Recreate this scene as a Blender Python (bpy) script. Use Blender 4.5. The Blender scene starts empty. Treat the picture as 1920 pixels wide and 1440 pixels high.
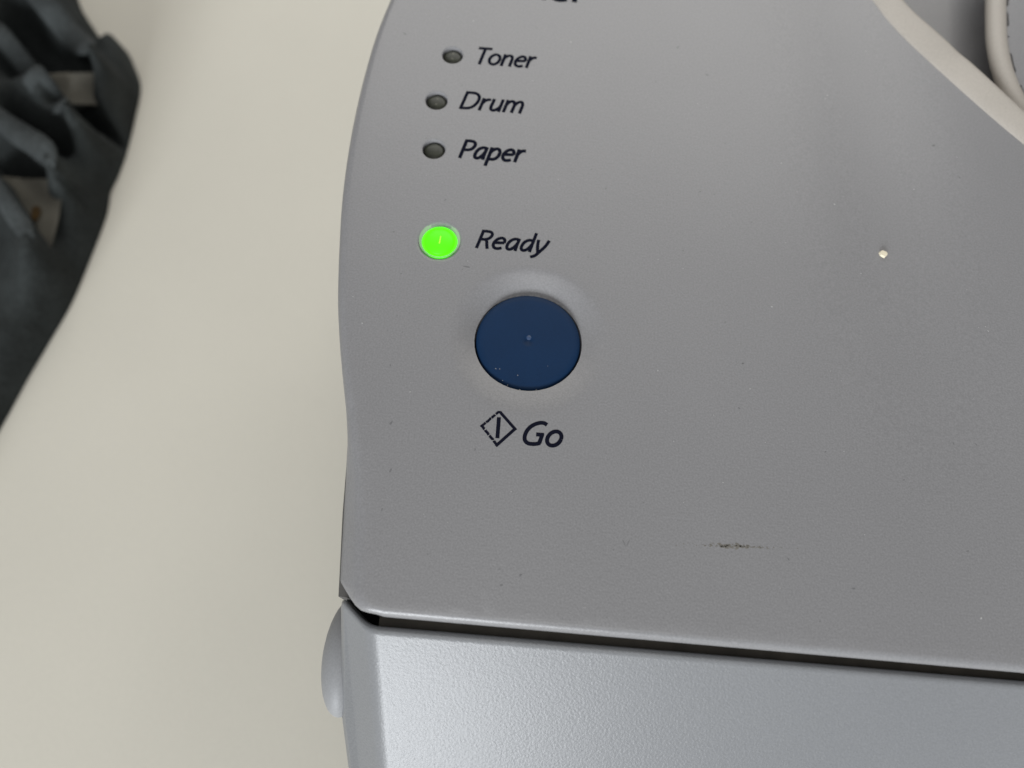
import bpy, bmesh, math, random
from mathutils import Vector, Matrix, noise
from mathutils.geometry import delaunay_2d_cdt
random.seed(7)
SC = bpy.context.scene
COL = SC.collection
S = 0.001          # all lengths below are millimetres
H = 90.0           # height of the control panel above the table

# ------------------------------------------------------------------ camera
cam_d = bpy.data.cameras.new('camera')
cam = bpy.data.objects.new('camera', cam_d); COL.objects.link(cam)
cam_d.sensor_width = 36.0
cam_d.lens = 36.0*1442/1920
cam_d.clip_start = 0.005; cam_d.clip_end = 20
_p, _r = math.radians(21.5), math.radians(4.4)
F = Vector((0, math.sin(_p), -math.cos(_p))); U = Vector((0, math.cos(_p), math.sin(_p))); R = Vector((1, 0, 0))
Rc = math.cos(_r)*R + math.sin(_r)*U; Uc = math.cos(_r)*U - math.sin(_r)*R
M = Matrix((( Rc.x, Uc.x, -F.x, -1.655*S), (Rc.y, Uc.y, -F.y, -42.113*S), (Rc.z, Uc.z, -F.z, (91.32+H)*S), (0, 0, 0, 1)))
cam.matrix_world = M
cam_d.dof.use_dof = True
cam_d.dof.focus_distance = 0.098
cam_d.dof.aperture_fstop = 16.5
SC.camera = cam

# ------------------------------------------------------------------ world and lamps
SC.view_settings.view_transform = 'Standard'; SC.view_settings.look = 'None'
SC.view_settings.exposure = 0.0; SC.view_settings.gamma = 1.0
w = bpy.data.worlds.new('World'); SC.world = w; w.use_nodes = True
bg = w.node_tree.nodes['Background']
bg.inputs[0].default_value = (0.96, 0.97, 1.0, 1); bg.inputs[1].default_value = 0.25
def area(name, loc, target, sx, sy, power, col):
    l = bpy.data.lights.new(name, 'AREA'); l.shape = 'RECTANGLE'; l.size = sx; l.size_y = sy
    l.energy = power; l.color = col
    o = bpy.data.objects.new(name, l); COL.objects.link(o)
    o.location = loc
    o.rotation_euler = (Vector(target)-Vector(loc)).to_track_quat('-Z', 'Y').to_euler()
    return o
area('ceiling_light', (0.0, -0.40, 1.50), (0.0, 0.0, 0.05), 0.8, 0.6, 3.5, (1.0, 0.975, 0.94))
area('added_back_fill', (0.02, 0.60, 0.52), (-0.06, 0.10, 0.05), 0.7, 0.4, 2.9, (1.0, 0.975, 0.93))  # unseen lamp, added for brightness falling off from back to front
area('window_light', (-0.28, -1.30, 0.47), (0.0, -0.03, 0.09), 0.65, 0.5, 25, (0.93, 0.965, 1.0))

# ------------------------------------------------------------------ materials
def mat(name, base, rough=0.5, spec=0.5, grain=None, var=None, bumps=(), emit=None):
    """bumps: (scale per metre, strength, detail, distance)"""
    m = bpy.data.materials.new(name); m.use_nodes = True
    nt = m.node_tree; N = nt.nodes; L = nt.links
    b = N['Principled BSDF']
    b.inputs['Base Color'].default_value = (*base, 1)
    b.inputs['Roughness'].default_value = rough
    b.inputs['Specular IOR Level'].default_value = spec
    tc = N.new('ShaderNodeTexCoord')
    if var:
        nz = N.new('ShaderNodeTexNoise'); nz.inputs['Scale'].default_value = var[0]; nz.inputs['Detail'].default_value = 5
        L.new(tc.outputs['Object'], nz.inputs['Vector'])
        mr = N.new('ShaderNodeMapRange'); mr.inputs[1].default_value = .3; mr.inputs[2].default_value = .7
        mr.inputs[3].default_value = 1-var[1]; mr.inputs[4].default_value = 1+var[1]
        L.new(nz.outputs['Fac'], mr.inputs[0])
        fac = mr.outputs[0]
        if grain:
            n2 = N.new('ShaderNodeTexNoise'); n2.inputs['Scale'].default_value = grain[0]; n2.inputs['Detail'].default_value = 2
            L.new(tc.outputs['Object'], n2.inputs['Vector'])
            m2 = N.new('ShaderNodeMapRange'); m2.inputs[1].default_value = .3; m2.inputs[2].default_value = .7
            m2.inputs[3].default_value = 1-grain[1]; m2.inputs[4].default_value = 1+grain[1]
            L.new(n2.outputs['Fac'], m2.inputs[0])
            mm = N.new('ShaderNodeMath'); mm.operation = 'MULTIPLY'
            L.new(mr.outputs[0], mm.inputs[0]); L.new(m2.outputs[0], mm.inputs[1]); fac = mm.outputs[0]
        vm = N.new('ShaderNodeVectorMath'); vm.operation = 'SCALE'
        vm.inputs[0].default_value = base; L.new(fac, vm.inputs['Scale'])
        L.new(vm.outputs[0], b.inputs['Base Color'])
    prev = None
    for sc_, st, de, di in bumps:
        nb = N.new('ShaderNodeTexNoise'); nb.inputs['Scale'].default_value = sc_; nb.inputs['Detail'].default_value = de
        L.new(tc.outputs['Object'], nb.inputs['Vector'])
        bp = N.new('ShaderNodeBump'); bp.inputs['Strength'].default_value = st; bp.inputs['Distance'].default_value = di
        L.new(nb.outputs['Fac'], bp.inputs['Height'])
        if prev: L.new(prev.outputs[0], bp.inputs['Normal'])
        prev = bp
    if prev: L.new(prev.outputs[0], b.inputs['Normal'])
    if emit:
        b.inputs['Emission Color'].default_value = (*emit[0], 1); b.inputs['Emission Strength'].default_value = emit[1]
    return m

M_table = mat('cream_laminate', (0.560, 0.536, 0.464), .6, .3, grain=(2500, .03), var=(14, .03), bumps=((1500, .15, 3, .0001),))
M_panel = mat('grey_satin_plastic', (0.224, 0.222, 0.226), .36, .5, grain=(4200, .10), var=(30, .03),
              bumps=((3800, .35, 2, .00006), (900, .10, 2, .0002)))
M_cover = mat('grey_grained_plastic', (0.196, 0.200, 0.206), .36, .42, grain=(4000, .06), var=(40, .02),
              bumps=((3200, .23, 3, .00014), (4500, .25, 2, .00007)))
M_grip = mat('grey_matt_plastic', (0.25, 0.253, 0.258), .55, .4, grain=(4000, .06), var=(60, .04), bumps=((3000, .2, 2, .00008),))
M_body = mat('grey_body_plastic', (0.10, 0.096, 0.09), .5, .4, var=(60, .05))
M_inner = mat('brown_grey_frame', (0.07, 0.062, 0.050), .6, .3, var=(300, .25))
M_black = mat('black_chassis', (0.008, 0.008, 0.008), .7, .2)
M_trim = mat('beige_plastic', (0.40, 0.368, 0.325), .5, .4, grain=(3500, .05), var=(90, .05), bumps=((2500, .3, 2, .0001),))
M_ink = mat('navy_ink', (0.005, 0.006, 0.014), .8, .06)
M_blue = mat('navy_button_plastic', (0.004, 0.023, 0.067), .55, .15, grain=(5000, .06), var=(200, .05), bumps=((3000, .12, 2, .00005),))
M_dimple = mat('button_gate_mark', (0.03, 0.06, 0.13), .45, .4)
M_lens = mat('smoked_olive_lens', (0.030, 0.032, 0.022), .40, .3, var=(900, .4))
M_unlit = mat('unlit_filament', (0.085, 0.082, 0.06), .4, .4)
M_well = mat('lens_well', (0.02, 0.02, 0.016), .5, .3)
M_green = mat('lit_green_lens', (0.01, 0.06, 0.005), .4, .2, emit=((0.028, 1.0, 0.0008), 4.0))
M_green2 = mat('lit_green_collar', (0.02, 0.08, 0.01), .4, .2, emit=((0.085, 1.0, 0.003), 1.5))
M_glow = mat('painted_lamp_glow', (0.27, 0.29, 0.26), .5, .3, emit=((0.22, 0.6, 0.12), .22))  # pale emission paints the soft halo of the lit green lamp
M_filament = mat('lit_filament', (0.3, 0.6, 0.05), .3, .5, emit=((0.12, 1.0, 0.005), 2.2))
M_cloth = mat('charcoal_cloth', (0.021, 0.0242, 0.0238), .85, .2, grain=(900, .2), var=(70, .35), bumps=((600, .4, 3, .0006),))
M_fold = mat('charcoal_cloth_lit', (0.035, 0.0395, 0.0395), .85, .2, grain=(900, .2), var=(90, .4), bumps=((600, .4, 3, .0006),))  # same cloth in a lighter tone, painting the light on the fold crests
M_lining = mat('taupe_lining', (0.095, 0.090, 0.074), .85, .2, var=(90, .25), bumps=((500, .3, 3, .0005),))
M_rust = mat('ochre_mark', (0.055, 0.032, 0.010), .8, .2, var=(200, .3))
M_crumb = mat('cream_paper', (0.75, 0.68, 0.52), .8, .2, var=(900, .1))
M_dust = mat('pale_dust', (0.42, 0.42, 0.41), .8, .2)
M_smear = mat('grime', (0.155, 0.146, 0.128), .6, .3, var=(500, .2))
M_dark_scuff = mat('dark_scuff', (0.165, 0.165, 0.168), .6, .3, var=(500, .2))

# ------------------------------------------------------------------ object helpers
def empty(name, label, cat, loc, group=None):
    o = bpy.data.objects.new(name, None); COL.objects.link(o)
    o.location = [c*S for c in (loc[0], loc[1], loc[2]+H)]
    o.empty_display_size = .01
    o['label'] = label; o['category'] = cat
    if group: o['group'] = group
    return o
def obj(name, verts, faces, m, parent=None, smooth=True, label=None, origin=None):
    """verts in panel millimetres (z = 0 on the panel)"""
    if origin is None:
        if verts:
            origin = tuple(sum(v[i] for v in verts)/len(verts) for i in range(3))
        else: origin = (0, 0, 0)
    me = bpy.data.meshes.new(name)
    me.from_pydata([((v[0]-origin[0])*S, (v[1]-origin[1])*S, (v[2]-origin[2])*S) for v in verts], [], faces)
    bm = bmesh.new(); bm.from_mesh(me)
    bmesh.ops.recalc_face_normals(bm, faces=bm.faces)
    bm.to_mesh(me); bm.free()
    for p in me.polygons: p.use_smooth = smooth
    me.materials.append(m)
    o = bpy.data.objects.new(name, me); COL.objects.link(o)
    W = Vector((origin[0]*S, origin[1]*S, (origin[2]+H)*S))
    if parent:
        o.parent = parent
        pw = parent.location.copy(); q = parent.parent
        while q: pw += q.location; q = q.parent
        o.location = W-pw
    else: o.location = W
    if label: o['label'] = label
    return o
def tag(o, label, cat, group=None, kind=None):
    o['label'] = label
    if cat: o['category'] = cat
    if group: o['group'] = group
    if kind: o['kind'] = kind
def face_up(o):
    me = o.data
    if sum(p.normal.z*p.area for p in me.polygons) < 0:
        me.flip_normals()
def bevel(o, w_, seg=4, angle=30):
    md = o.modifiers.new('bevel', 'BEVEL'); md.width = w_*S; md.segments = seg; md.limit_method = 'ANGLE'; md.angle_limit = math.radians(angle)
    md.harden_normals = False
    wn = o.modifiers.new('wn', 'WEIGHTED_NORMAL'); wn.keep_sharp = False
def catmull(P, n=8):
    out = []
    Q = [tuple(2*a-b for a, b in zip(P[0], P[1]))]+list(P)+[tuple(2*a-b for a, b in zip(P[-1], P[-2]))]
    for i in range(1, len(Q)-2):
        for k in range(n):
            t = k/n
            out.append(tuple(0.5*(2*b+(c-a)*t+(2*a-5*b+4*c-d)*t*t+(3*b-a-3*c+d)*t**3) for a, b, c, d in zip(Q[i-1], Q[i], Q[i+1], Q[i+2])))
    out.append(tuple(P[-1]))
    return out
def sstep(a, b, x):
    t = max(0, min(1, (x-a)/(b-a))); return t*t*(3-2*t)
def prism(pts, z0, z1):
    n = len(pts)
    v = [(x, y, z0) for x, y in pts]+[(x, y, z1) for x, y in pts]
    f = [tuple(range(n)), tuple(range(n, 2*n))]+[(i, (i+1) % n, n+(i+1) % n, n+i) for i in range(n)]
    return v, f
def lathe(cx, cy, prof, n=64, cap=True):
    """prof: (radius, z) from the centre outwards"""
    v, f = [], []
    st = 0
    if prof[0][0] == 0:
        v.append((cx, cy, prof[0][1])); st = 1
    for r, z in prof[st:]:
        v += [(cx+r*math.cos(2*math.pi*k/n), cy+r*math.sin(2*math.pi*k/n), z) for k in range(n)]
    rows = len(prof)-st
    if st:
        f += [(0, 1+k, 1+(k+1) % n) for k in range(n)]
    for i in range(rows-1):
        a = st+i*n; b = a+n
        f += [(a+k, a+(k+1) % n, b+(k+1) % n, b+k) for k in range(n)]
    return v, f

# ------------------------------------------------------------------ the setting: cream table
v, f = prism([(-420, -420), (420, -420), (420, 700), (-420, 700)], -H-25, -H)
tbl = obj('table_top', v, f, M_table, smooth=False)
tag(tbl, 'smooth cream laminate table top under the grey printer', None, kind='structure')

# ------------------------------------------------------------------ the printer
printer = empty('laser_printer', 'grey laser printer with a blue round button and a lit green lamp', 'printer', (20, 20, -H))

# ---- top cover: outline pairs (top edge -> outer lower edge, drop, straightness)
left_O = [(-19.9, 86), (-24.83, 64.19), (-25.7, 59.42), (-27.12, 50.83), (-27.93, 40.64), (-28.15, 30.63), (-27.83, 21.28), (-27.07, 13.37),
          (-26.0, 5.0), (-24.83, -1.18), (-23.79, -5.69), (-22.71, -10.04)]
left_O = catmull(left_O, 5)
pairs = []
for i, (x, y) in enumerate(left_O):
    a = left_O[max(i-1, 0)]; b = left_O[min(i+1, len(left_O)-1)]
    t = Vector((b[0]-a[0], b[1]-a[1])).normalized(); nrm = Vector((-t.y, t.x))     # points right / inwards
    wd = 1.5
    pairs.append((x+nrm.x*wd, y+nrm.y*wd, x, y, 2.2, 0.0))
flank = [(-20.62, -10.6, -22.55, -10.7, 2.2, 0.0), (-20.0, -14.4, -21.9, -14.32, 2.5, .2), (-19.2, -16.8, -21.66, -16.9, 2.7, .5), (-18.65, -19.4, -21.39, -19.51, 2.9, .8), (-18.0, -22.9, -21.1, -22.9, 3.0, 1), (-17.36, -26.4, -20.78, -26.14, 3, 1),
         (-16.95, -29.2, -20.5, -29.2, 3, 1), (-16.65, -31.2, -20.23, -31.7, 3, 1)]
fl2 = catmull(flank, 4)
pairs += fl2
corner = [(-16.6, -31.7, -20.1, -31.95, 2.85, 1), (-16.55, -32.1, -19.5, -32.65, 2.4, .9), (-16.5, -32.7, -18.63, -33.65, 1.75, .6), (-16.35, -33.4, -17.75, -34.55, 1.2, .3), (-16.0, -34.0, -16.95, -35.1, 1.0, .1),
          (-15.5, -34.3, -16.1, -35.3, .9, 0), (-14.9, -34.5, -15.2, -35.4, .9, 0)]
pairs += corner
for k in range(60):
    x = -14.2+k*100.0/59
    y = -35.60-0.0103*(x+14.25)
    pairs.append((x, y+1.0, x, y, 1.15, 0))
NP = len(pairs)
T = [(p[0], p[1]) for p in pairs]
rim_in = [(43.6, 86), (48.41, 73.12), (50.18, 68.51), (52.0, 64.96), (53.76, 61.26), (56.27, 57.16), (59.86, 52.31), (63.38, 47.81), (67.51, 42.79), (71.56, 38.23), (76.86, 32.7), (84.5, 25.5)]
rim_out = [(46.9, 87), (51.7, 74.4), (53.4, 70.6), (55.6, 66.2), (57.6, 62.6), (60.2, 59.2), (63.5, 54.85), (67.2, 50.0), (71.5, 44.3), (75.4, 39.3), (80.9, 33.0), (88.5, 26)]
under = [(x+.9, y+.7) for x, y in rim_in[1:]]
outline = T+[(86, 25.5)]+[(x, y) for x, y in reversed(under[:-1])]+[(44.5, 86.0)]
DC = (0.05, 0.40)                                           # centre of the button dish
LED = [(-14.58, 47.0, 1.55), (-16.08, 38.11, 1.62), (-15.52, 29.31, 1.64)]
RDY = (-13.09, 14.06, 2.50)
HOLES = [(DC[0], DC[1], 7.12)]+LED+[RDY]
def top_z(x, y):
    r = math.hypot(x-DC[0], y-DC[1])
    z = -.50*math.exp(-((x-51+.07*y)/8.5)**2)*sstep(-25, 25, y)
    if r < 10.6:
        t = (10.6-r)/(10.6-7.1)
        z -= (1.06+.50*(y-DC[1])/max(r, 1))*(t**1.6*(1.25-.25*t) if t < 1 else 1)
    for cx, cy, rr in LED:
        q = math.hypot(x-cx, y-cy)-rr
        if q < .18: z -= .12*(1-q/.18)**2
    q = math.hypot(x-RDY[0], y-RDY[1])-RDY[2]
    if q < .65: z -= .42*(1-max(q, 0)/.65)**1.4
    return z
cv = [Vector(p) for p in outline]; edges = [(i, (i+1) % len(outline)) for i in range(len(outline))]
hole_loops = []
for cx, cy, rr in HOLES:
    n = 96 if rr > 5 else 40
    s = len(cv)
    cv += [Vector((cx+rr*math.cos(2*math.pi*k/n), cy+rr*math.sin(2*math.pi*k/n))) for k in range(n)]
    edges += [(s+k, s+(k+1) % n) for k in range(n)]
    hole_loops.append((s, n))
def inside(x, y):
    c = False; j = len(outline)-1
    for i in range(len(outline)):
        xi, yi = outline[i]; xj, yj = outline[j]
        if (yi > y) != (yj > y) and x < (xj-xi)*(y-yi)/(yj-yi)+xi: c = not c
        j = i
    return c
extra = []
for i, (cx, cy, rr) in enumerate(HOLES):
    if i == 0: rings = [7.17, 7.3, 7.5, 7.75, 8.1, 8.5, 8.9, 9.3, 9.7, 10.1, 10.5, 11.0]; n = 96; c2 = DC
    else: rings = [rr+.05, rr+.1, rr+.18, rr+.3, rr+.45, rr+.66, rr+.85]; n = 40; c2 = (cx, cy)
    for r in rings: extra += [(c2[0]+r*math.cos(2*math.pi*(k+.5)/n), c2[1]+r*math.sin(2*math.pi*(k+.5)/n)) for k in range(n)]
gx = -27
while gx < 86:
    gy = -34
    while gy < 86:
        px, py = gx+random.uniform(-.3, .3), gy+random.uniform(-.3, .3)
        ok = inside(px, py) and all(math.hypot(px-c[0], py-c[1]) > (11.4 if c[2] > 5 else c[2]+1.2) for c in HOLES)
        if ok: extra.append((px, py))
        gy += 2.6
    gx += 2.6
cv += [Vector(p) for p in extra]
res = delaunay_2d_cdt(cv, edges, [], 0, 1e-5)
ov, of, orig = res[0], res[2], res[3]
verts = []
for p in ov: verts.append((p.x, p.y, top_z(p.x, p.y)))
faces = []
for t in of:
    cx = sum(ov[i].x for i in t)/3; cy = sum(ov[i].y for i in t)/3
    if not inside(cx, cy): continue
    if any(math.hypot(cx-c[0], cy-c[1]) < c[2]*.998 for c in HOLES): continue
    faces.append(tuple(t))
vmap = {}
for i, o_ in enumerate(orig):
    for k in o_: vmap[k] = i
# rounded rim rings along the outline pairs, then the skirt
prev = [vmap[i] for i in range(NP)]
RINGS = 7
for r in range(1, RINGS+1):
    t = r/RINGS; row = []
    for (tx, ty, ox, oy, d, l) in pairs:
        he, ze = math.sin(t*math.pi/2), 1-math.cos(t*math.pi/2)
        if t < .4: hl, zl = t*1.05, .55*t*t/.4*.9
        else:
            k = (t-.4)/.6; hl = .42+.58*k; zl = .198+.802*k
        h_, z_ = he*(1-l)+hl*l, ze*(1-l)+zl*l
        row.append(len(verts)); verts.append((tx+(ox-tx)*h_, ty+(oy-ty)*h_, -d*z_))
    for i in range(NP-1): faces.append((prev[i], prev[i+1], row[i+1], row[i]))
    prev = row
for dz, ins in ((.25, .03), (2.2, .25)):
    row = []
    for (tx, ty, ox, oy, d, l) in pairs:
        dd = Vector((tx-ox, ty-oy)).normalized()*ins
        row.append(len(verts)); verts.append((ox+dd.x, oy+dd.y, -d-dz))
    for i in range(NP-1): faces.append((prev[i], prev[i+1], row[i+1], row[i]))
    prev = row
# hole walls
for (s, n), c in zip(hole_loops, HOLES):
    top = []
    for k in range(n):
        top.append(len(verts)); verts.append(verts[vmap[s+k]])
    for dz, k2 in ((.12, .995), (2.6, .985)):
        row = []
        for k in range(n):
            x = c[0]+c[2]*k2*math.cos(2*math.pi*k/n); y = c[1]+c[2]*k2*math.sin(2*math.pi*k/n)
            row.append(len(verts)); verts.append((x, y, verts[top[k]][2]-dz))
        for k in range(n): faces.append((top[k], top[(k+1) % n], row[(k+1) % n], row[k]))
        top = row
cover_top = obj('top_cover', verts, faces, M_panel, printer, origin=(20, 10, 0)); face_up(cover_top)

# ---- body, frame in the gap, dark chassis
pts = [(-21.2, -33.1), (-22.28, -22.56), (-22.95, -13.2), (-23.2, -5), (-24, 10), (-24.6, 30), (-22.5, 60), (-17, 86), (100, 86), (100, -33.1)]
v, f = prism(pts, -H+2, -8.2)
obj('lower_body', v, f, M_body, printer, smooth=False)
v, f = prism([(-15.25, -38.4), (100, -39.4), (100, -33.4), (-15.25, -33.4)], -9.5, -4.6)
o = obj('inner_frame', v, f, M_inner, printer, smooth=False)
v, f = prism([(-17.0, -41), (100, -42), (100, -29), (-20.6, -29), (-20.6, -34.2)], -60, -11)
obj('chassis', v, f, M_black, printer, smooth=False)

# ---- front cover: grained sloping face, flank on the left, rounded edges
P = [(-16.1, -36.55, -1.5), (100, -37.45, -1.5), (100, -78, -30.5), (-10.6, -78, -30.5),      # face
     (-20.55, -33.0, -4.9), (-15.0, -78, -37),                                              # flank outer
     (100, -37.45, -9), (-16.1, -36.55, -9), (-20.55, -33.0, -9.2),                          # back
     (-15.0, -78, -60), (100, -78, -60), (-20.3, -34.5, -60), (-20.15, -47.0, -15.2)]
faces = [(0, 1, 2, 3), (0, 3, 5, 12, 4), (0, 7, 6, 1), (0, 4, 8, 7), (3, 2, 10, 9, 5), (4, 12, 5, 9, 11, 8)]
fc = obj('front_cover', P, faces, M_cover, printer, smooth=True); bevel(fc, 1.35, 6, 15)
# finger grip: a round boss on the side wall
v, f = [], []
nu, nv = 40, 20
for j in range(nv+1):
    a = math.pi*j/nv
    for i in range(nu):
        b = 2*math.pi*i/nu
        v.append((-20.6-3.0*math.cos(a), -39.8+7.45*math.sin(a)*math.sin(b), -16.5+4.6*math.sin(a)*math.cos(b)))
for j in range(nv):
    for i in range(nu): f.append((j*nu+i, j*nu+(i+1) % nu, (j+1)*nu+(i+1) % nu, (j+1)*nu+i))
grip = obj('finger_grip', v, f, M_grip, fc)

# ---- beige ridge that borders the top cover, paper tray behind it, paper support flap
ri, ro = catmull(rim_in, 5), catmull(rim_out, 5)
n = min(len(ri), len(ro))
sec = [(0, -.15), (0.03, .10), (.12, .34), (.28, .58), (.5, .82), (.75, 1.02), (.92, 1.10), (.98, 1.04), (1.0, .85), (1.005, .4), (1.01, -9)]
v, f = [], []
for i in range(n):
    a = i/(n-1)
    def at(L_):
        q = a*(len(L_)-1); k = min(int(q), len(L_)-2); fr = q-k
        return L_[k][0]*(1-fr)+L_[k+1][0]*fr, L_[k][1]*(1-fr)+L_[k+1][1]*fr
    A, B = at(ri), at(ro)
    dent = math.exp(-((A[0]-60.4)**2+(A[1]-52.6)**2)/2.2)
    for s_, z in sec:
        zz = z+top_z(*A)-(.22*dent if .6 < s_ < .99 else 0)
        v.append((A[0]+(B[0]-A[0])*s_, A[1]+(B[1]-A[1])*s_, zz))
m_ = len(sec)
for i in range(n-1):
    for k in range(m_-1): f.append((i*m_+k, i*m_+k+1, (i+1)*m_+k+1, (i+1)*m_+k))
obj('border_ridge', v, f, M_trim, printer)
v, f = prism([(44, 90), (44, 84), (60, 56), (88, 20), (130, 20), (130, 90)], -8.15, -7.6)
v = [(x, y, z) for x, y, z in v]
obj('paper_tray', v, f, M_panel, printer, smooth=False)
flap_c = catmull([(75.4, 84), (74.13, 74.61), (72.95, 67.35), (71.99, 60.41), (71.85, 54.89), (72.39, 50.15), (73.65, 45.61), (75.8, 41.0), (79.5, 36.6), (86, 32)], 8)
v, f = [], []
K = 16
for i, (x, y) in enumerate(flap_c):
    a = flap_c[max(i-1, 0)]; b = flap_c[min(i+1, len(flap_c)-1)]
    t = Vector((b[0]-a[0], b[1]-a[1])).normalized(); nr = Vector((-t.y, t.x))
    for k in range(K):
        an = 2*math.pi*k/K
        rx = 1.62+.05*noise.noise(Vector((x*.9, y*.9, k)))
        v.append((x+nr.x*rx*math.cos(an), y+nr.y*rx*math.cos(an), -1.6+1.25*math.sin(an)))
for i in range(len(flap_c)-1):
    for k in range(K): f.append((i*K+k, i*K+(k+1) % K, (i+1)*K+(k+1) % K, (i+1)*K+k))
# flap plate with a rough, not quite closed seam along the rim
pl = []
for i, (x, y) in enumerate(flap_c):
    a = flap_c[max(i-1, 0)]; b = flap_c[min(i+1, len(flap_c)-1)]
    t = Vector((b[0]-a[0], b[1]-a[1])).normalized(); nr = Vector((-t.y, t.x))
    g = 1.25+(.75 if noise.noise(Vector((x*.55, y*.55, 3.3))) > -.05 else 0)+.12*noise.noise(Vector((x*2.2, y*2.2, 1)))
    pl.append((x+nr.x*g, y+nr.y*g))
pl += [(100, 34), (100, 84)]
pv, pf = prism(pl, -3.2, -1.35)
plate = obj('paper_support', pv, pf, M_panel, printer, smooth=False)
obj('support_rim', v, f, M_trim, plate)

# ---- push button
BC = DC
prof = [(0, -.67), (.34, -.67), (.40, -.61)]
prof += [(r, -.61-.16*(r/6.9)**2) for r in (1, 2, 3, 4, 5, 5.8, 6.2)]
prof += [(6.45, -.81), (6.65, -.87), (6.80, -.99), (6.88, -1.2), (6.90, -1.5), (6.90, -3.4)]
v, f = lathe(*BC, prof, 96)
btn = obj('push_button', v, f, M_blue, printer); face_up(btn)
v, f = lathe(BC[0]+.05, BC[1]+.45, [(0, -.55), (.12, -.55), (.24, -.585), (.36, -.63)], 20)
obj('gate_mark', v, f, M_dimple, btn)
v, f = lathe(*BC, [(0, -3.3), (7.4, -3.3)], 48)
obj('button_well', v, f, M_black, printer, smooth=False)

# ---- indicator lamps
for cx, cy, rr in LED:
    R1 = rr*.88
    prof = [(0, -.24)]+[(R1*math.sin(a), -.62+.38*math.cos(a)) for a in (.2, .4, .6, .8, 1.0, 1.2, 1.4, math.pi/2)]+[(R1, -2.5)]
    v, f = lathe(cx, cy, prof, 40)
    lamp = obj('indicator_lamp', v, f, M_lens, printer, label='dark unlit olive indicator lamp'); face_up(lamp)
    if cy > 35:
        v, f = prism([(cx-.16, cy-.55), (cx+.10, cy-.6), (cx+.22, cy+.7), (cx-.04, cy+.75)], -.5, -.232)
        v = [(a_, b_, c_-(.06*((a_-cx)**2+(b_-cy)**2))) for a_, b_, c_ in v]
        obj('filament', v, f, M_unlit, lamp, smooth=False)
    v, f = lathe(cx, cy, [(0, -1.4), (rr*1.02, -1.4)], 32)
    obj('lamp_well', v, f, M_well, lamp, smooth=False)
cx, cy, rr = RDY
prof = [(0, .30), (.6, .29), (1.2, .23), (1.7, .11), (1.95, .0), (2.02, -.12), (2.04, -.4)]
v, f = lathe(cx, cy-.05, prof, 48)
rl = obj('indicator_lamp', v, f, M_green, printer, label='glowing bright green indicator lamp'); face_up(rl)
v, f = lathe(cx, cy, [(2.03, -.4), (2.08, -.22), (2.2, -.18), (2.36, -.2), (2.45, -.28), (2.48, -.45), (2.48, -2.2)], 48)
obj('collar', v, f, M_green2, rl)
v, f = prism([(cx-.03, cy-.55), (cx+.16, cy-.55), (cx+.20, cy+.62), (cx+.06, cy+.66)], .2, .31)
obj('filament', v, f, M_filament, rl, smooth=False)

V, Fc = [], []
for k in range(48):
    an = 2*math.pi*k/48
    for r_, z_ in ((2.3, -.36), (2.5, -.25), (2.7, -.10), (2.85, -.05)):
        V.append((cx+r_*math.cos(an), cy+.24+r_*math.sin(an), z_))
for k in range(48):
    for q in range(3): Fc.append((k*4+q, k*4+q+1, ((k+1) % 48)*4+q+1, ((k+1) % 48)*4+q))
o = obj('glow_ring', V, Fc, M_glow, rl); face_up(o)  # ring added to carry the painted halo, shifted towards the back

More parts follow.
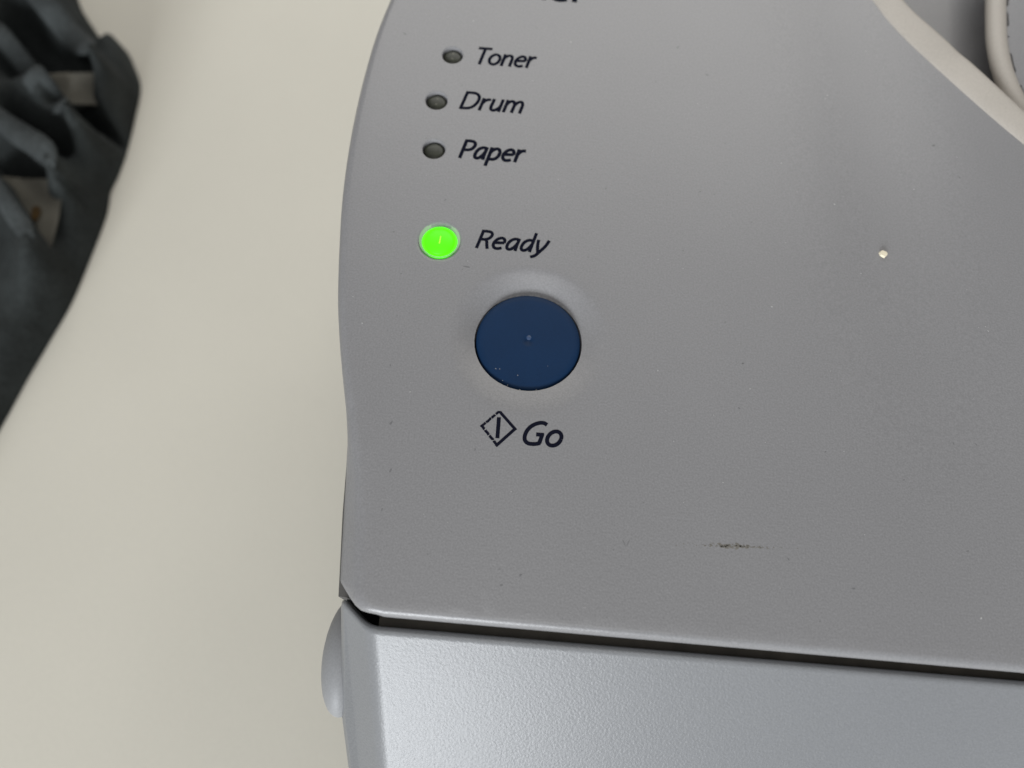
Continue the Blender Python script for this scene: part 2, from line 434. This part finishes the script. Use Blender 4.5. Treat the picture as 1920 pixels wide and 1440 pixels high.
# ---- printed lettering: pen strokes per glyph (cap height 1)
def ell(cx, cy, rx, ry, a0=0, a1=360, n=28):
    return [(cx+rx*math.cos(math.radians(a0+(a1-a0)*i/n)), cy+ry*math.sin(math.radians(a0+(a1-a0)*i/n))) for i in range(n+1)]
def c(*p): return catmull(list(p), 6)
BOWL_P = [(.09, .935), (.32, .935)]
GL = {
 'T': (.60, [[(.0, .935), (.62, .935)], [(.31, .93), (.31, 0)]]),
 'o': (.60, [ell(.30, .345, .225, .285)]),
 'n': (.57, [[(.09, 0), (.09, .69)], c((.09, .40), (.16, .54), (.28, .625), (.40, .595), (.455, .45), (.46, .2), (.46, 0))]),
 'e': (.56, [[(.09, .36), (.49, .385)], c((.487, .37), (.465, .53), (.38, .62), (.27, .625), (.15, .53), (.078, .34), (.11, .17), (.21, .07), (.34, .062), (.46, .11))]),
 'r': (.40, [[(.09, 0), (.09, .69)], c((.09, .38), (.16, .53), (.26, .615), (.385, .625))]),
 'D': (.76, [[(.09, 0), (.09, 1)], [(.09, .935), (.25, .935)], c((.24, .935), (.40, .925), (.55, .85), (.645, .70), (.66, .50), (.60, .28), (.48, .13), (.32, .07), (.09, .065))]),
 'u': (.57, [c((.10, .69), (.10, .45), (.095, .25), (.13, .11), (.24, .06), (.36, .13), (.45, .28)), [(.46, .69), (.46, 0)]]),
 'm': (.87, [[(.09, 0), (.09, .69)], c((.09, .40), (.15, .54), (.25, .625), (.355, .595), (.41, .45), (.415, .2), (.415, 0)), c((.415, .40), (.48, .54), (.58, .625), (.68, .595), (.735, .45), (.74, .2), (.74, 0))]),
 'P': (.58, [[(.09, 0), (.09, 1)], c((.09, .935), (.27, .935), (.42, .90), (.50, .80), (.51, .68), (.45, .54), (.32, .465), (.09, .45))]),
 'R': (.61, [[(.09, 0), (.09, 1)], c((.09, .935), (.27, .935), (.42, .90), (.49, .80), (.495, .70), (.43, .57), (.31, .50), (.09, .49)), c((.28, .50), (.37, .42), (.44, .22), (.52, 0))]),
 'a': (.58, [c((.46, .60), (.36, .635), (.24, .61), (.13, .50), (.08, .32), (.10, .14), (.19, .065), (.30, .10), (.40, .25), (.46, .42)), [(.465, .67), (.455, .3), (.47, 0)]]),
 'p': (.58, [[(.09, .69), (.09, -.30)], c((.09, .38), (.17, .54), (.30, .625), (.42, .58), (.485, .42), (.46, .22), (.36, .09), (.22, .062), (.09, .10))]),
 'd': (.59, [c((.46, .58), (.36, .63), (.24, .61), (.13, .50), (.08, .32), (.10, .14), (.19, .065), (.30, .10), (.40, .25), (.46, .42)), [(.465, 1.04), (.465, 0)]]),
 'y': (.52, [c((.06, .69), (.09, .45), (.15, .20), (.21, .0)), c((.49, .69), (.42, .38), (.27, .06), (.14, -.17), (-.02, -.25))]),
 'G': (.76, [c((.68, .86), (.56, .925), (.40, .915), (.22, .80), (.11, .62), (.08, .40), (.13, .20), (.26, .085), (.42, .065), (.55, .085), (.655, .13)), [(.63, .11), (.63, .50)], [(.69, .455), (.43, .455)]]),
}
def ribbon(path, hw, z, V, Fc):
    n = len(path); s0 = len(V)
    for i, (x, y) in enumerate(path):
        a = path[max(i-1, 0)]; b = path[min(i+1, n-1)]
        t = Vector((b[0]-a[0], b[1]-a[1]))
        t = t.normalized() if t.length > 1e-9 else Vector((1, 0))
        V.append((x-t.y*hw, y+t.x*hw, z)); V.append((x+t.y*hw, y-t.x*hw, z))
    for i in range(n-1):
        Fc.append((s0+2*i, s0+2*i+1, s0+2*i+3, s0+2*i+2))
def word(text, xl, xr, yb, cap, weight=.135, slant=.23, label=None, drift=0.0):
    strokes = []; x = 0
    for ch in text:
        adv, st = GL[ch]
        for s_ in st: strokes.append([(px+x+py*slant, py) for px, py in s_])
        x += adv
    hwn = weight/2
    xmin = min(p[0] for s_ in strokes for p in s_)-hwn; xmax = max(p[0] for s_ in strokes for p in s_)+hwn
    kx = (xr-xl)/(xmax-xmin)
    V, Fc = [], []
    for i, s_ in enumerate(strokes):
        path = [(xl+(px-xmin)*kx, yb+py*cap+drift*(px-xmin)) for px, py in s_]
        ribbon(path, hwn*cap, .012+.0016*i, V, Fc)
    o = obj('lettering', V, Fc, M_ink, printer, smooth=False, label=label); face_up(o)
    return o
word('Toner', -10.95, -1.45, 45.60, 3.42, .145, label='dark printed word Toner')
word('Drum', -12.70, -3.00, 36.88, 3.40, .145, label='dark printed word Drum')
word('Paper', -11.95, -1.95, 28.08, 3.36, .155, label='dark printed word Paper')
word('Ready', -8.20, 2.22, 13.40, 2.98, .150, label='dark printed word Ready')
word('Go', 0.12, 5.28, -14.12, 3.30, .155, label='dark printed word Go')
word('ner', -4.3, 6.15, 59.72, 4.4, .19, 0.02, label='bold dark lettering cut by the frame top')
# diamond start symbol; its left half is worn into dashes
V, Fc = [], []
DT, DR, DB, DL = (-2.98, -9.95), (-0.86, -12.12), (-2.93, -14.38), (-5.0, -12.08)
def seg(a, b, hw, z, jit=0):
    n = 6
    path = [(a[0]+(b[0]-a[0])*i/n, a[1]+(b[1]-a[1])*i/n) for i in range(n+1)]
    if jit: path = [(x+random.uniform(-jit, jit), y+random.uniform(-jit, jit)) for x, y in path]
    ribbon(path, hw, z, V, Fc)
def lerp(a, b, t): return (a[0]+(b[0]-a[0])*t, a[1]+(b[1]-a[1])*t)
seg(lerp(DT, DR, .03), lerp(DT, DR, 1.07), .19, .012)
seg(lerp(DR, DB, .0), lerp(DR, DB, 1.07), .20, .0136)
for t0, t1 in ((-.02, .22), (.25, .50), (.54, .78), (.82, 1.05)): seg(lerp(DB, DL, t0), lerp(DB, DL, t1), .175, .0152, .035)
for t0, t1 in ((-.03, .22), (.26, .52), (.55, .76), (.79, 1.0)): seg(lerp(DL, DT, t0), lerp(DL, DT, t1), .16, .0168, .04)
seg((-2.97, -10.75), (-2.95, -13.5), .25, .0184)
o = obj('start_symbol', V, Fc, M_ink, printer, smooth=False, label='worn dark diamond outline with a vertical bar inside'); face_up(o)

# ---- scuffs and dust lying on the printer
V, Fc = [], []
def fleck(x, y, z, r, V, Fc, h=.05, elong=1.0, ang=0.0):
    n = 6; s0 = len(V)
    for lvl, k in ((0, 1), (h, .6)):
        for i in range(n):
            a = 2*math.pi*i/n; q = r*k*random.uniform(.7, 1.2)
            px, py = q*elong*math.cos(a), q*math.sin(a)
            V.append((x+px*math.cos(ang)-py*math.sin(ang), y+px*math.sin(ang)+py*math.cos(ang), z+lvl))
    for i in range(n): Fc.append((s0+i, s0+(i+1) % n, s0+n+(i+1) % n, s0+n+i))
    Fc.append(tuple(s0+n+i for i in range(n)))
for i in range(85):
    x, y = random.uniform(-24, 62), random.uniform(-34, 60)
    if not inside(x, y) or math.hypot(x-DC[0], y-DC[1]) < 11 or x > 50 and y > 45: continue
    fleck(x, y, top_z(x, y)+.004, random.choice((.05, .05, .06, .08, .10)), V, Fc, .03, random.choice((1, 1, 1.6)), random.uniform(0, 3))
for x, y, r in ((-3.9, -3.9, .09), (-3.4, -3.9, .07), (-1.0, -4.6, .08), (4.9, -5.2, .12), (5.1, -4.9, .10), (-2.9, -5.4, .08), (-2.2, -6.0, .09), (2.8, -3.0, .05), (1.5, -6.3, .07), (-.6, -6.5, .1)):
    r0 = math.hypot(x-BC[0], y-BC[1]); fleck(x, y, -.61-.16*(r0/6.9)**2 if r0 < 6.2 else -.85, r*.62, V, Fc, .05, 1.3, random.uniform(0, 3))
d = obj('dust', V, Fc, M_dust, None, smooth=False)
tag(d, 'tiny pale dust specks scattered over the grey panel', 'dust', kind='stuff')
V, Fc = [], []
for i in range(110):
    t = random.gauss(0, .45)
    fleck(26.2+t*6.6, -24.62+.045*t*5+random.gauss(0, .14), .003, random.uniform(.04, .17)*max(.3, 1-abs(t)), V, Fc, .008, 2.2, random.uniform(-.3, .3))
o = obj('scuff', V, Fc, M_smear, cover_top, smooth=False, label='dark brownish rubbed streak on the panel')
V, Fc = [], []
for x, y, r, e, a in ((-9.0, 10.39, .12, 4.5, -.08), (13.0, -25.2, .07, 7, -1.1), (13.5, -25.2, .07, 6, 1.2), (47.5, -14.85, .10, 2, .4), (-1.1, -31.2, .14, 1.5, .3), (1.0, -29.9, .15, 1.8, .5), (-1.5, -29.4, .1, 2, .2),
                      (9.53, 24.8, .11, 2, .8), (28.1, -.8, .13, 1.3, .2), (-16.3, -12.6, .15, 2.4, 1.1), (-15.6, -18.6, .13, 3, 1.2), (-16.0, -23.5, .08, 3.5, 1.4), (-5.6, -15.2, .13, 1.6, 1.2), (40, -28.5, .13, 2.2, .1),
                      (20, 52, .10, 3, .9), (24.5, 47, .12, 2, -.4), (23, 25.5, .12, 2, .6), (25, 25.2, .11, 1.4, 0), (-22.3, 50.5, .1, 3, -.5), (58, 37, .13, 2.2, .4), (61, 31.5, .1, 2.6, -.9), (38, -12, .07, 2, .2), (-19.5, 15, .1, 2, .1), (-13, 20.8, .08, 2.2, .5)):
    fleck(x, y, top_z(x, y)+.003, r, V, Fc, .008, e, a)
for i in range(70):
    x, y = random.uniform(-22, 60), random.uniform(-34, 58)
    if inside(x, y) and math.hypot(x-DC[0], y-DC[1]) > 11: fleck(x, y, top_z(x, y)+.003, random.uniform(.04, .08), V, Fc, .006, random.uniform(1, 3), random.uniform(0, 3))
o = obj('scuff', V, Fc, M_dark_scuff, cover_top, smooth=False); o['kind'] = 'stuff'

# paper crumb
V = [(-.58, .16, 0), (-.40, .42, 0), (-.12, .55, 0), (.22, .36, 0), (.47, .22, 0), (.56, -.12, 0), (.34, -.38, 0), (.10, -.60, 0), (-.22, -.40, 0), (-.44, -.26, 0)]
x0, y0 = 48.53, 17.66
zc0 = top_z(x0, y0)
vv = [(x0+a, y0+b, zc0+.02) for a, b, _ in V]+[(x0+a*.86, y0+b*.86, zc0+.38+.12*a) for a, b, _ in V]
nq = len(V)
ff = [tuple(range(nq)), tuple(range(nq, 2*nq))]+[(i, (i+1) % nq, nq+(i+1) % nq, nq+i) for i in range(nq)]
o = obj('paper_crumb', vv, ff, M_crumb, None, smooth=False)
tag(o, 'tiny cream paper crumb lying on the grey panel right of the button', 'crumb')

# ------------------------------------------------------------------ charcoal cloth bag on the table
bag = empty('cloth_bag', 'crumpled charcoal cloth bag with taupe lining on the cream table', 'bag', (-135, 70, -H))
edge = [(-126.0, -5.09), (-123.0, 3.91), (-120.9, 13.15), (-118.9, 23.43), (-116.4, 34.21), (-114.08, 44.66), (-112.87, 57.15), (-112.03, 71.89), (-112.9, 79.5), (-112.2, 85.0), (-111.9, 93), (-112.6, 105.56), (-113.67, 116.04), (-117.0, 123.0), (-121.15, 129.28), (-124.52, 130.37), (-126.15, 127.75), (-130.32, 133.49), (-138.17, 143.24), (-147.98, 155.34), (-174, 152), (-170, 100), (-152, 60), (-145, 20), (-138, -20), (-126, -34)]
be = catmull(edge+[edge[0]], 4)[:-1]
def in_bag(x, y):
    cc = False; j = len(be)-1
    for i in range(len(be)):
        xi, yi = be[i]; xj, yj = be[j]
        if (yi > y) != (yj > y) and x < (xj-xi)*(y-yi)/(yj-yi)+xi: cc = not cc
        j = i
    return cc
def segd(x, y, A, B):
    vx, vy = B[0]-A[0], B[1]-A[1]; L2 = vx*vx+vy*vy
    t = ((x-A[0])*vx+(y-A[1])*vy)/L2; tc = max(0, min(1, t))
    dx, dy = x-(A[0]+vx*tc), y-(A[1]+vy*tc)
    s_ = (vx*(y-A[1])-vy*(x-A[0]))/math.sqrt(L2)      # + = left of direction
    return math.hypot(dx, dy), s_, tc
def polyd(x, y, P_):
    best = (1e9, 0, 0)
    for i in range(len(P_)-1):
        d_, s_, t_ = segd(x, y, P_[i], P_[i+1])
        if d_ < best[0]: best = (d_, s_, (i+t_)/(len(P_)-1))
    return best
# ridges: path, height, width on the right-hand (lower left) side, width on the left-hand side
RID = [([(-160, 142), (-145.77, 130.44), (-133.07, 117.8), (-121.27, 106.02)], 9, 4.6, 1.5),
       ([(-120.6, 105), (-119.35, 95.77), (-112.9, 89.2)], 6, 2.0, 3.0),
       ([(-165, 127), (-149.61, 113.81), (-136.74, 100.43), (-128.34, 91.33), (-120.9, 85.04)], 10, 6.0, 1.4),
       ([(-120.81, 84.7), (-118.19, 88.2), (-113.0, 82.5)], 5, 5, 2.2),
       ([(-158, 97), (-142.37, 86.46), (-131.64, 78.88), (-124.21, 73.37), (-121.4, 68.5)], 9, 4.8, 1.4),
       ([(-150, 82), (-133.66, 63.38), (-126.16, 54.31), (-121.63, 48.92)], 8, 6, 1.1),
       ([(-118, 120), (-116, 108), (-116.5, 96)], 4, 5, 5),
       ([(-121, 44), (-119.5, 20), (-123, -4)], 3, 6, 4)]
PK = [([(-148, 108), (-137, 106), (-129, 104.8)], 10, 4.2), ([(-129.5, 94.0), (-123, 92.2), (-117.5, 90.6), (-114.2, 87.6)], 11, 2.6),
      ([(-145, 73), (-135, 71.6), (-129.5, 70.2)], 10, 2.6), ([(-153, 122), (-141, 116), (-134, 110)], 7, 6), ([(-136, 120), (-130, 112), (-124.5, 103)], 3, 2.2),
      ([(-147, 92), (-135, 85), (-125, 81)], 5, 3)]
OX, OY = 5.5, 3.5      # the folds sit this far from the outline
RID = [([(x+OX, y+OY) for x, y in p], *r) for p, *r in RID]
PK = [([(x+OX, y+OY) for x, y in p], *r) for p, *r in PK]
def bag_h(x, y):
    dE = min(segd(x, y, be[i], be[(i+1) % len(be)])[0] for i in range(len(be)))
    base = 10+2.2*noise.noise(Vector((x*.06, y*.06, 1)))+.9*noise.noise(Vector((x*.18, y*.18, 5)))
    for P_, h_, wr, wl in RID:
        d_, s_, t_ = polyd(x, y, P_)
        wd = wl if s_ > 0 else wr
        q = d_/wd
        base += h_*math.exp(-(abs(q)**1.5))*1.2
    for P_, h_, wd in PK:
        d_, s_, t_ = polyd(x, y, P_)
        base -= 1.5*h_*math.exp(-(d_/wd)**2)
    base = max(base, 1.2)
    e = min(1, dE/5.0); e = math.sqrt(1-(1-e)**2)
    return .3+base*e
cv = [Vector(p) for p in be]; ne = len(be)
gx = -176
while gx < -110:
    gy = -36
    while gy < 160:
        if in_bag(gx, gy) and min(segd(gx, gy, be[i], be[(i+1) % ne])[0] for i in range(ne)) > .5: cv.append(Vector((gx, gy)))
        gy += 1.3
    gx += 1.3
res = delaunay_2d_cdt(cv, [(i, (i+1) % ne) for i in range(ne)], [], 1, 1e-5)
vb = [(p.x, p.y, -H+bag_h(p.x, p.y)) for p in res[0]]
fb = [tuple(t) for t in res[2]]
o = obj('bag_cloth', vb, fb, M_cloth, bag); face_up(o)
for P_, rad, sh in ((RID[0][0], 3.0, 1.6), (RID[2][0], 2.9, 1.5), (RID[4][0], 2.7, 1.4), (RID[5][0], 2.2, 1.2)):
    pth = catmull(P_, 7); V, Fc = [], []; K = 12
    for i, (x, y) in enumerate(pth):
        a_ = pth[max(i-1, 0)]; b_ = pth[min(i+1, len(pth)-1)]
        t = Vector((b_[0]-a_[0], b_[1]-a_[1])).normalized(); nr = Vector((-t.y, t.x))
        q = i/(len(pth)-1); rr_ = rad*min(1, .55+q, math.sqrt(max(0, 1-q))*1.9+.08); sh_ = sh*(1-q*q)*(1+.25*noise.noise(Vector((x*.15, y*.15, 4))))
        zc_ = -H+bag_h(x, y)-.9
        for k in range(K):
            an = 2*math.pi*k/K
            V.append((x+nr.x*(rr_*1.1*math.cos(an)-sh_), y+nr.y*(rr_*1.1*math.cos(an)-sh_), zc_+rr_*(.5*math.sin(an)+.35*math.cos(an))))
    for i in range(len(pth)-1):
        for k in range(K): Fc.append((i*K+k, i*K+(k+1) % K, (i+1)*K+(k+1) % K, (i+1)*K+k))
    Fc += [tuple(range(K)), tuple(range((len(pth)-1)*K, len(pth)*K))]
    obj('fold', V, Fc, M_fold, bag)
def patch(name, poly, z0, z1, m):
    poly = [(x+OX, y+OY) for x, y in poly]
    cvp = [Vector(p) for p in poly]; n = len(poly)
    xs = [p[0] for p in poly]; ys = [p[1] for p in poly]
    def ins(x, y):
        cc = False; j = n-1
        for i in range(n):
            xi, yi = poly[i]; xj, yj = poly[j]
            if (yi > y) != (yj > y) and x < (xj-xi)*(y-yi)/(yj-yi)+xi: cc = not cc
            j = i
        return cc
    x = min(xs)
    while x < max(xs):
        y = min(ys)
        while y < max(ys):
            if ins(x, y): cvp.append(Vector((x, y)))
            y += 1.1
        x += 1.1
    r_ = delaunay_2d_cdt(cvp, [(i, (i+1) % n) for i in range(n)], [], 1, 1e-5)
    def dd(x, y): return min(segd(x, y, poly[i], poly[(i+1) % n])[0] for i in range(n))
    v_ = [(p.x, p.y, -H+z0+(z1-z0)*(max(ys)-p.y)/(max(ys)-min(ys))+.5*noise.noise(Vector((p.x*.3, p.y*.3, 2)))) for p in r_[0]]
    o = obj(name, v_, [tuple(t) for t in r_[2]], m, bag); face_up(o)
    return o
patch('lining', [(-136.74, 102.6), (-129, 103.2), (-121, 104.0), (-119.4, 100.31), (-119.4, 96), (-122.36, 95.6), (-129.81, 95.4)], 15.5, 12.0, M_lining)
patch('lining', [(-138, 69.0), (-132.66, 68.7), (-123, 69.2), (-121.6, 66.59), (-121.2, 59.45), (-121.3, 53.22), (-121.7, 50.0), (-126.0, 55.6), (-133.0, 63.8)], 15.0, 11.5, M_lining)
patch('stain', [(-127.9, 60.9), (-126.2, 61.4), (-125.3, 59.6), (-126.2, 57.4), (-127.6, 58.0)], 14.4, 13.4, M_rust)

bag.location.x -= 3.0*S; bag.location.y -= 3.0*S

SC.render.engine = 'CYCLES'
SC.cycles.use_denoising = True
